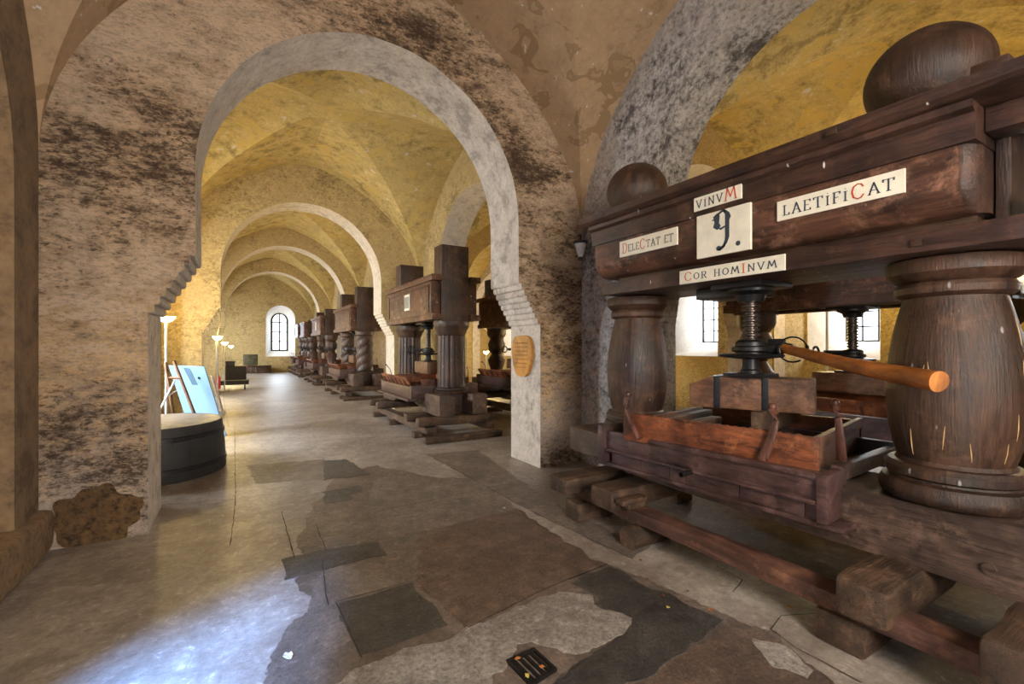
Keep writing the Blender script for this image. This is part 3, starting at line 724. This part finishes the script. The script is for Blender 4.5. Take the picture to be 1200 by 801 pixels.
for q in ((.2, .27, .06, .95, .87, .94), (.42, .50, .08, .6, .885, .94), (.28, 1.25, .30, .37, .82, .88), (.75, .83, .08, .9, .84, .9)): S('inner_batten', W_X, lambda b: cr(b, *q))
S('press_plank', W_X, lambda b: cr(b, .85, .92, .25, 1.08, .90, 1.05, .01, .005), label='thick dark plank lying inside the crate')
S('hook', W_HOOK, lambda b: hook(b, (2.595, 2.46, .80), (2.60, 2.64, 1.12), (-.2, .6, 0), .036))
S('hook', W_HOOK, lambda b: hook(b, (2.76, 1.62, .795), (2.80, 1.545, 1.125), (-.3, -.6, 0), .036))
S('hook', W_HOOK, lambda b: hook(b, (2.99, 1.285, .84), (2.96, 1.30, 1.165), (-.5, -.3, 0), .032))

# ---- the other presses ---------------------------------------------------------
def press(cx, cy, kind, label, mats=None, detail=2, tall=3.2, mark=None, rz=0):
    r = thing('wine_press', (cx, cy, 0), label, 'wine press', 'old wine presses standing in rows', rz)
    A = lambda name, mat, build, **k: sub(name, r, mat, build, **k)
    rnd = random.Random(int(cx*10+cy*7))
    for x0, x1 in ((-.62, -.46), (.42, .58)): A('skid', W_SILL, lambda b: box(b, x0, x1, -1.6, 1.65, .10, .22, .015, .008))
    for y in (-1.75, -1.2, .2, 1.35): A('footing_block', W_X, lambda b: box(b, -.72, (.62 if y == -1.75 else -.38), y-.07, y+.07, 0, .10, .02, .006))
    for y in (-1.5, -.9, .95, 1.5): A('cross_beam', W_X, lambda b: box(b, -.75, .62, y-.09, y+.09, .22, .36, .03, .012))
    def sl(x0, x1):
        def f(b):
            t = bmesh.new(); box(t, x0, x1, -1.62, 1.7, .36, .70, .03, .006, None, .1)
            for v in t.verts:
                if v.co.z < .5: v.co.z += .14*max(0, 1-(v.co.y/.9)**2)
            merge(b, t)
        return f
    A('sill_beam', W_SILL, sl(-.42, -.14)); A('sill_beam', W_SILL, sl(.16, .44))
    for y in (-1.12, 1.12):
        A('column', W_Z, lambda b: (column(b, kind, 0, y, .70), box(b, -.13, .15, y-.13, y+.13, .36, .71, .01)))
        A('upright', W_Z, lambda b: box(b, -.25, .25, y-.17, y+.17, 1.91, tall, .012, .003))
    for x0, x1 in ((-.42, -.255), (.255, .42)):
        A('head_beam', W_PANEL, lambda b: (box(b, x0, x1, -1.25, 1.28, 2.02, 2.58, .008, .003), box(b, x0-(.03 if x0 < 0 else 0), x1+(.03 if x0 > 0 else 0), -1.36, 1.36, 2.58, 2.68, .01, .004), box(b, x0-(.03 if x0 < 0 else 0), x1+(.03 if x0 > 0 else 0), -1.38, 1.3, 1.93, 2.03, .01, .004)))
    A('panel_moulding', W_Y, lambda b: (box(b, -.436, -.418, -1.17, 1.17, 2.50, 2.525, .002), box(b, -.436, -.418, -1.17, -1.145, 2.06, 2.51, .002), box(b, -.436, -.418, 1.145, 1.17, 2.06, 2.51, .002)))
    A('nut_beam', W_Y, lambda b: box(b, -.22, .22, -.4, .4, 1.95, 2.15, .01))
    iron_screw(r, Vector((0, 0, 0)), 0, 0, 1.95, 1.20, None)
    A('lever_ring', IRON, lambda b: (tube(b, [(0, 0, 1.42), (-.2, .2, 1.42)], .03, 8), tube(b, [(-.26+.07*math.cos(a), .26, 1.42+.07*math.sin(a)) for a in [2*PI*k/14 for k in range(15)]], .014, 6)))
    A('pressing_block', W_BLOCK, lambda b: box(b, -.16, .16, -.36, .36, .97, 1.20, .03, .006))
    A('trough', W_TROUGH, lambda b: (box(b, -.66, -.60, -.88, .88, .60, .80, .008, .003), box(b, .55, .62, -.88, .88, .70, .82, .008), box(b, -.66, .6, -.94, -.87, .60, .82, .008, .004), box(b, -.66, .6, .87, .94, .60, .82, .008, .004), box(b, -.62, .58, -.88, .88, .70, .73, .004), box(b, -.72, -.5, -.95, 1.0, .56, .60, .006)))
    def slope(b):
        M = Matrix.Translation((-.60, 0, .81)) @ Matrix.Rotation(math.radians(-32), 4, 'Y')
        box(b, -.015, .015, -.78, .78, 0, .17, .005, .003, M)
    A('crate_front', W_CRATE, slope, label='orange-brown slatted crate side')
    for y in (-.6, -.35, -.1, .15, .4, .65): A('cleat', W_HOOK, lambda b: box(b, -.032, -.013, y-.015, y+.015, .01, .13, .004, 0, Matrix.Translation((-.60, 0, .81)) @ Matrix.Rotation(math.radians(-32), 4, 'Y')))
    A('crate', W_CRATE, lambda b: (box(b, -.42, .45, -.80, -.76, .75, .92, .005, .003), box(b, -.42, .45, .76, .80, .75, .92, .005, .003), box(b, .45, .49, -.8, .8, .75, .92, .005, .003)))
    for y in (-.7, .72):
        A('hook', W_HOOK, lambda b: hook(b, (-.5, y, .78), (-.58, y*.98, 1.12), (.6, 0, 0), .022))
    if kind != 'square': A('hook', W_HOOK, lambda b: hook(b, (.42, -.83, .80), (.40, -.95, 1.10), (0, -.6, 0), .02))
    if mark == 'strokes':
        bm = bmesh.new(); box(bm, -.435, -.418, -.17, .12, 2.16, 2.46, .002)
        s = sub('sign_board', r, PAPER, lambda b: merge(b, bm), 0)
        sub('black_lettering', s, INK, lambda b: [box(b, -.4375, -.434, y-.018, y+.018, 2.20, 2.42, .002) for y in (.07, .01, -.05, -.11)], 0)
    if mark == 'numeral':
        bm = bmesh.new(); box(bm, -.435, -.418, -.16, .16, 2.14, 2.46, .002)
        s = sub('sign_board', r, PAPER, lambda b: merge(b, bm), 0)
        sub('black_lettering', s, INK, lambda b: (box(b, -.4375, -.434, -.02, .02, 2.18, 2.42, .002), box(b, -.4375, -.434, -.07, .07, 2.18, 2.21, .002), box(b, -.4375, -.434, -.07, .07, 2.39, 2.42, .002)), 0)
    return r
press(3.15, 8.42, 'fluted', 'dark wine press with fluted columns standing just beyond the plaque pillar', mark='strokes')
press(3.15, 14.75, 'spiral', 'wine press with twisted spiral columns, behind the fluted one')
press(3.15, 20.3, 'baluster', 'wine press with a small framed numeral, first one past the twisted columns', tall=2.95, mark='numeral')
press(3.15, 25.05, 'square', 'narrow wine press, second from the far end of the row', tall=2.75).scale.y = .69
press(3.15, 27.7, 'square', 'wine press closest to the far arched window, last in the row', tall=2.6).scale.y = .69
press(5.95, 2.45, 'square', 'wine press in the side aisle seen under the beam of the huge press', tall=3.0)
press(5.6, 9.0, 'square', 'dark wine press in the side aisle seen beside the plaque pillar', tall=3.15)

# ------------------------------------------------------------------ smaller things
# wooden plaque
pq = thing('plaque', (3.17, 4.99, 1.37), 'orange-brown varnished wooden plaque hanging on the white pillar side', 'plaque')
def plaque(b):
    pts = []
    for k in range(40):
        a = 2*PI*k/40; c, s = math.cos(a), math.sin(a)
        y = .235*math.copysign(abs(c)**.6, c); z = .265*math.copysign(abs(s)**.6, s)
        pts.append((-.045, y*(1 if z > 0 else 1+z*1.2), z))
    prism(b, pts, (.043, 0, 0))
pl = sub('board', pq, W_PLAQUE, plaque, 50)
def lines(b):
    rnd = random.Random(3)
    for i in range(7):
        z = .165-i*.052; w = .15 if i < 6 else .11
        y = w
        while y > -w:
            l = .008+.012*rnd.random(); box(b, -.0475, -.045, y-l*.4, y, z-.007, z+.009, 0); y -= l+.008
sub('engraved_lines', pl, flat('burnt_engraving', (.20, .085, .02), .7), lines, 0)
# wall spotlight
sp = thing('wall_lamp', (3.70, 4.50, 2.62), 'small white cone lamp with black rim hanging at the pillar corner', 'lamp')
sub('lamp_shade', sp, WHITE, lambda b: lathe(b, [(.03, .0), (.035, .02), (.05, .07), (.075, .16), (.078, .17)], n=24))
sub('rim', sp, BLACK, lambda b: lathe(b, [(.078, .165), (.09, .17), (.09, .195), (.07, .20)], n=24), label='black rim')
sub('tip', sp, BLACK, lambda b: lathe(b, [(.024, -.045), (.028, -.04), (.028, .003), (.02, .005)], n=16), label='black tip')
sub('bracket', sp, IRON, lambda b: (tube(b, [(0, 0, .19), (0, 0, .27), (.03, .06, .30), (.06, .12, .30)], .01, 8)))
# tub
tub = thing('wine_tub', (-.89, 6.84, 0), 'large black round wooden tub with a grey lid behind the left pillar', 'tub')
sub('tub_body', tub, W_TUB, lambda b: lathe(b, [(.75, 0), (.755, .02), (.74, .3), (.71, .60), (.69, .60), (.69, .57)], n=72, fn=lambda a, z: 1-.004*(abs(math.sin(a*18)) < .12), cap=True))
sub('tub_hoop', tub, IRON, lambda b: lathe(b, [(.748, .10), (.760, .105), (.757, .15), (.745, .155)], n=72, cap=False))
sub('tub_hoop', tub, IRON, lambda b: lathe(b, [(.722, .44), (.739, .445), (.735, .49), (.72, .495)], n=72, cap=False))
sub('tub_lid', tub, W_TUBTOP, lambda b: lathe(b, [(.70, .575), (.70, .592), (.685, .60)], n=72), label='grey-brown flat lid')
# leaning board
bd = thing('display_board', (-.58, 8.87, 0), 'pale blue white board leaning tilted behind the black tub', 'board')
TL, TR, BR, BL = Vector((-.95, 8.96, 1.19)), Vector((-.47, 8.67, 1.17)), Vector((-.18, 8.80, .02)), Vector((-.66, 9.10, .03))
nrm = (TR-TL).cross(BL-TL).normalized()
if nrm.y > 0: nrm = -nrm
pos = lambda u, v: TL.lerp(TR, u).lerp(BL.lerp(BR, u), v)-bd.location
sub('panel', bd, BOARD, lambda b: prism(b, [pos(0, 0), pos(1, 0), pos(1, 1), pos(0, 1)], -nrm*.025), 0)
sub('sticker', bd, STICK, lambda b: prism(b, [p+nrm*.001 for p in (pos(.40, .02), pos(.58, .03), pos(.66, .26), pos(.50, .26))], nrm*.002), 0, label='grey-blue sticker')
for du, dv, rr in ((.76, .16, .04), (.90, .90, .02)): sub('dark_dot', bd, BLACK, lambda b: prism(b, [pos(du+rr*math.cos(k), dv+rr*.45*math.sin(k))+nrm*.001 for k in [j*PI/5 for j in range(10)]], nrm*.002), 0)
# easel
es = thing('easel', (-.75, 8.3, 0), 'brown wooden easel frame leaning in front of the pale blue board', 'easel')
eo = -Vector((-.75, 8.3, 0))
for a, c in (((-.84, 8.54, 1.27), (-.42, 8.28, .01)), ((-.95, 8.60, 1.25), (-.78, 8.42, .01))):
    sub('leg', es, W_EASEL, lambda b: tube(b, [a, c], .022, 4), off=eo)
for q in ([(-.935, 8.58, 1.02), (-.755, 8.48, 1.01)], [(-.87, 8.5, .45), (-.57, 8.36, .45)]): sub('crossbar', es, W_EASEL, lambda b: tube(b, q, .02, 4), off=eo)
sub('strut', es, WHITE, lambda b: (tube(b, [(-.82, 8.50, .99), (-1.0, 8.45, .55)], .014, 4), tube(b, [(-.95, 8.48, .72), (-.80, 8.5, .83)], .012, 4)), off=eo, label='white strut')
# floor lamps
def floor_lamp(x, y, h, label, power, r=.10):
    o = thing('floor_lamp', (x, y, 0), label, 'lamp', 'lit uplights along the left side')
    sub('base', o, WHITE, lambda b: lathe(b, [(.14, 0), (.14, .015), (.03, .03)], n=24))
    sub('pole', o, WHITE, lambda b: lathe(b, [(.018, .02), (.018, h-.08)], n=12))
    sub('lamp_shade', o, LAMP_ON, lambda b: lathe(b, [(.03, h-.09), (r*.6, h-.07), (r*.9, h-.03), (r, h), (r*.9, h-.005), (r*.3, h-.05)], n=24), label='glowing yellow bowl')
    l = bpy.data.lights.new('lamp_bulb', 'POINT'); l.energy = power; l.color = (1, .72, .27); l.shadow_soft_size = .06
    q = bpy.data.objects.new('lamp_bulb', l); COL.objects.link(q); q.location = (x, y, h+.07)
    return o
floor_lamp(-1.03, 9.4, 1.98, 'white floor uplight glowing yellow above the black tub, nearest lamp', 45, .13)
floor_lamp(-.42, 12.5, 1.72, 'lit floor uplight just past the second pillar, leftmost of the three far lamps', 45)
floor_lamp(-.40, 17.9, 1.62, 'lit floor uplight behind the trolley of crates, middle of the three far lamps', 50)
floor_lamp(-.30, 24.2, 1.50, 'farthest lit floor uplight, rightmost of the three far lamps', 45)
floor_lamp(-2.1, 3.1, 1.9, 'lit floor uplight standing in the niche left of the near pillar', 2)
floor_lamp(7.9, 3.6, 2.3, 'lit floor uplight in the side aisle behind the huge press', 30)
floor_lamp(7.9, .9, 2.3, 'lit floor uplight in the side aisle behind the right barrel column', 30)
floor_lamp(7.8, 9.3, 1.3, 'lit floor uplight in the second aisle bay behind the dark press', 70)
floor_lamp(7.6, 14.5, 1.3, 'lit floor uplight in the third aisle bay behind the twisted columns', 60)
# trolley with crates
tx, ty = -.12, 18.35
tv = thing('flat_trolley', (tx, ty, 0), 'low dark flat trolley loaded with black crates by the left wall', 'trolley')
sub('platform', tv, W_TUB, lambda b: box(b, -.62, .42, -.3, .3, .18, .32, .01))
for x in (-.5, .3):
    for y in (-.22, .22): sub('wheel', tv, BLACK, lambda b: tube(b, [(x-.02, y, .09), (x+.02, y, .09)], .09, 16))
sub('edge_strip', tv, flat('pale_edge', (.45, .42, .33), .6), lambda b: box(b, -.62, .43, -.31, .3, .32, .345, .004))
cb = tag(sub('crate', None, W_TUB, lambda b: (box(b, -.28, .34, -.25, .25, .345, .80, .01), [box(b, -.285, .345, -.262, -.25, .40+k*.1, .46+k*.1, .004) for k in range(4)])), 'big black slatted crate on the trolley', 'crate'); cb.location = (tx, ty, 0)
cc = tag(sub('crate', None, BLACK, lambda b: (box(b, -.26, .0, -.2, .2, .80, .97, .01), box(b, -.28, .02, -.22, .22, .93, .97, .004))), 'small black box on top of the big black crate', 'crate'); cc.location = (tx, ty, 0)
# fire extinguisher, leaning plank, hanging picture on easel, bench
fe = thing('fire_extinguisher', (-.54, 16.6, 0), 'red fire extinguisher beside the left pillar before the trolley', 'fire extinguisher'); fe.scale = (.65, .65, .75)
sub('cylinder_body', fe, REDP, lambda b: lathe(b, [(.09, .25), (.1, .27), (.1, .68), (.07, .75), (.03, .77)], n=24))
sub('handle', fe, BLACK, lambda b: (lathe(b, [(.03, .77), (.03, .82)], n=12), box(b, -.06, .06, -.015, .015, .81, .83, .004)))
sub('stand', fe, IRON, lambda b: (tube(b, [(0, 0, 0), (0, 0, .26)], .02, 8), lathe(b, [(.11, 0), (.11, .015)], n=20)))
lp = tag(sub('leaning_plank', None, P_JAMB, lambda b: box(b, -.015, .015, -.35, .35, 0, .85, .004)), 'pale narrow panel leaning on the second left pillar', 'panel')
lp.location = (-.30, 11.95, .02); lp.rotation_euler = (0, math.radians(-14), .1)
pe = thing('easel', (.56, 28.1, 0), 'small easel holding a dark painting at the far left wall', 'easel')
for x0, x1 in ((-.25, -.12), (.25, .12)): sub('leg', pe, W_EASEL, lambda b: tube(b, [(x0, -.12, 0), (x1, .1, 1.0)], .018, 6))
sub('leg', pe, W_EASEL, lambda b: tube(b, [(0, .4, 0), (0, .12, .9)], .018, 6))
sub('ledge', pe, W_EASEL, lambda b: box(b, -.3, .3, -.1, .0, .43, .46, .004))
pt = tag(sub('painting', None, wood('dark_green_canvas', (.01, .02, .012), (.10, .09, .04), 'X', .5, worn=(.18, .12, .05)), lambda b: box(b, -.34, .34, -.02, .02, .0, .58, .006)), 'dark green landscape painting standing on the far easel', 'painting')
pt.location = (.54, 27.93, .475); pt.rotation_euler = (math.radians(-12), 0, 0)
bn = thing('bench', (.95, 28.75, 0), 'long low grey-brown bench against the far wall', 'bench')
sub('seat', bn, W_X, lambda b: box(b, -.62, .62, -.2, .2, .36, .41, .006)); sub('front_board', bn, W_X, lambda b: box(b, -.6, .6, -.17, -.14, .03, .36, .005))
for x in (-.58, .56): sub('leg', bn, W_X, lambda b: box(b, x-.03, x+.03, -.18, .18, 0, .36, .005))
# display panel behind the twisted press
dp = tag(sub('wall_panel', None, flat('yellowed_panel', (.42, .36, .14), .6), lambda b: (box(b, -.38, .38, -.015, .015, 0, 1.1, .005))), 'yellowed wall panel with dark tool shapes behind the twisted columns', 'panel')
dp.location = (4.35, 16.86, 1.15)
sub('tool_shapes', dp, BLACK, lambda b: [box(b, -.28+.24*i, -.14+.24*i, -.022, -.014, .15+.3*j, .30+.3*j, .01) for i in range(3) for j in range(3)])
# drain cover
dr = thing('drain_cover', floor_pt(621, 784), 'square dark iron drain cover with litter in the near floor', 'drain cover')
D = [floor_pt(*p)-dr.location for p in ((593, 776), (626, 761), (653, 786), (622, 806))]
def frame_(b):
    c = sum(D, Vector())/4
    for a, e in zip(D, D[1:]+D[:1]): prism(b, [a, e, e.lerp(c, .18), a.lerp(c, .18)], (0, 0, .014))
sub('frame', dr, IRON, frame_, 0)
sub('grate', dr, IRON, lambda b: [prism(b, [D[0].lerp(D[1], t).lerp(D[3].lerp(D[2], t), .1), D[0].lerp(D[1], t+.1).lerp(D[3].lerp(D[2], t+.1), .1), D[0].lerp(D[1], t+.1).lerp(D[3].lerp(D[2], t+.1), .9), D[0].lerp(D[1], t).lerp(D[3].lerp(D[2], t), .9)], (0, 0, .010)) for t in (.15, .35, .55, .75)], 0)
# dry leaves
L_OR = flat('dry_orange_leaf', (.50, .17, .04), .7); L_YE = flat('dry_yellow_leaf', (.60, .45, .10), .7); L_BR = flat('dry_brown_leaf', (.24, .08, .03), .7); L_PA = flat('pale_scrap', (.75, .66, .48), .7)
def leaf(px, py, mat, s, label, z=.006):
    p = floor_pt(px, py, z); rnd = random.Random(px*3+py)
    bm = bmesh.new(); c = bm.verts.new((0, 0, .004)); ring = []
    n = 11
    for k in range(n):
        a = 2*PI*k/n; r = s*(.55+.5*rnd.random()); ring.append(bm.verts.new((r*math.cos(a), r*.7*math.sin(a), .001+s*.35*abs(math.sin(a))*rnd.random())))
    for k in range(n): bm.faces.new((c, ring[k], ring[(k+1) % n]))
    o = tag(link('fallen_leaf', bm, mat, None, 0), label, 'leaf', 'dry leaves scattered on the floor'); o.location = p; o.rotation_euler.z = rnd.random()*6
    md = o.modifiers.new('thickness', 'SOLIDIFY'); md.thickness = .002
leaf(337, 768, L_PA, .035, 'pale crumpled scrap alone on the floor at lower left of centre')
leaf(783, 711, L_YE, .016, 'yellow leaf on the floor in front of the long timber')
leaf(833, 714, L_OR, .020, 'orange leaf lying at the edge of the big dark slab')
leaf(777, 697, L_BR, .014, 'small red-brown leaf, just above the dark slab')
leaf(751, 656, L_BR, .016, 'small brown leaf nearest the half-round log')
leaf(759, 678, L_BR, .014, 'brown leaf between the yellow leaf and the half-round log')
leaf(806, 692, L_BR, .013, 'brown leaf right of the yellow leaf among crumbs')
leaf(926, 711, L_OR, .024, 'orange-brown leaf beside the footing block at lower right')
leaf(729, 634, L_YE, .014, 'yellow leaf touching the half-round log')
leaf(607, 771, L_OR, .018, 'orange leaf on the upper left corner of the drain cover', .016)
leaf(635, 781, L_OR, .016, 'orange leaf in the middle of the drain cover', .016)
leaf(618, 791, L_YE, .018, 'yellow-orange leaf on the lower left of the drain cover', .016)
leaf(591, 609-14, L_PA, .022, 'small pale scrap on the floor left of the stacked timbers')
lf = bmesh.new(); 
for k in range(6):
    a = k*1.05; prism(lf, [(0, 0, 0), (.03*math.cos(a), .03*math.sin(a), .012), (.032*math.cos(a+.5), .032*math.sin(a+.5), .004)], (0, 0, .002))
o = tag(link('fallen_leaf', lf, L_YE, None, 0), 'yellow leaf resting on top of the huge press by the right ball', 'leaf'); o.location = (2.78, .76, 2.642)

# ------------------------------------------------------------------ light
w = bpy.data.worlds.new('sky'); scene.world = w; w.use_nodes = True
bg = w.node_tree.nodes['Background']; bg.inputs[0].default_value = (.85, .92, 1, 1); bg.inputs[1].default_value = 3.0
COOL = (.72, .85, 1.0)
daylight((2.05, FAR+.95, 2.3), (0, -1, -.25), 1.3, 2.6, 75, (.72, .85, 1))
for (c, wo, z0, z1, wi, a0, a1, dc) in rw:
    daylight((9.3+1.25, c+dc, 2.35), (-1, 0, -.15), 1.0, 1.9, 70, (.85, .92, 1))
daylight((-5.0, -1.6, 5.1), (3.6, 3.0, -4.0), .5, .5, 8000, (.20, .43, 1))
for i, (a, b) in enumerate(BAYS[1:]):
    daylight((-3.6, (a+b)/2-.3, 2.8), (2.2, .35, -1.3), 1.0, 1.6, 560, (.86, .93, 1))
daylight((.9, -2.2, 2.5), (.35, 1, -.2), 1.5, 2.2, 230, (1, .88, .74))

vs = scene.view_settings
scene.display_settings.display_device = 'sRGB'
vs.view_transform = 'Standard'; vs.look = 'None'; vs.gamma = 1; vs.use_curve_mapping = False; vs.exposure = 1.0
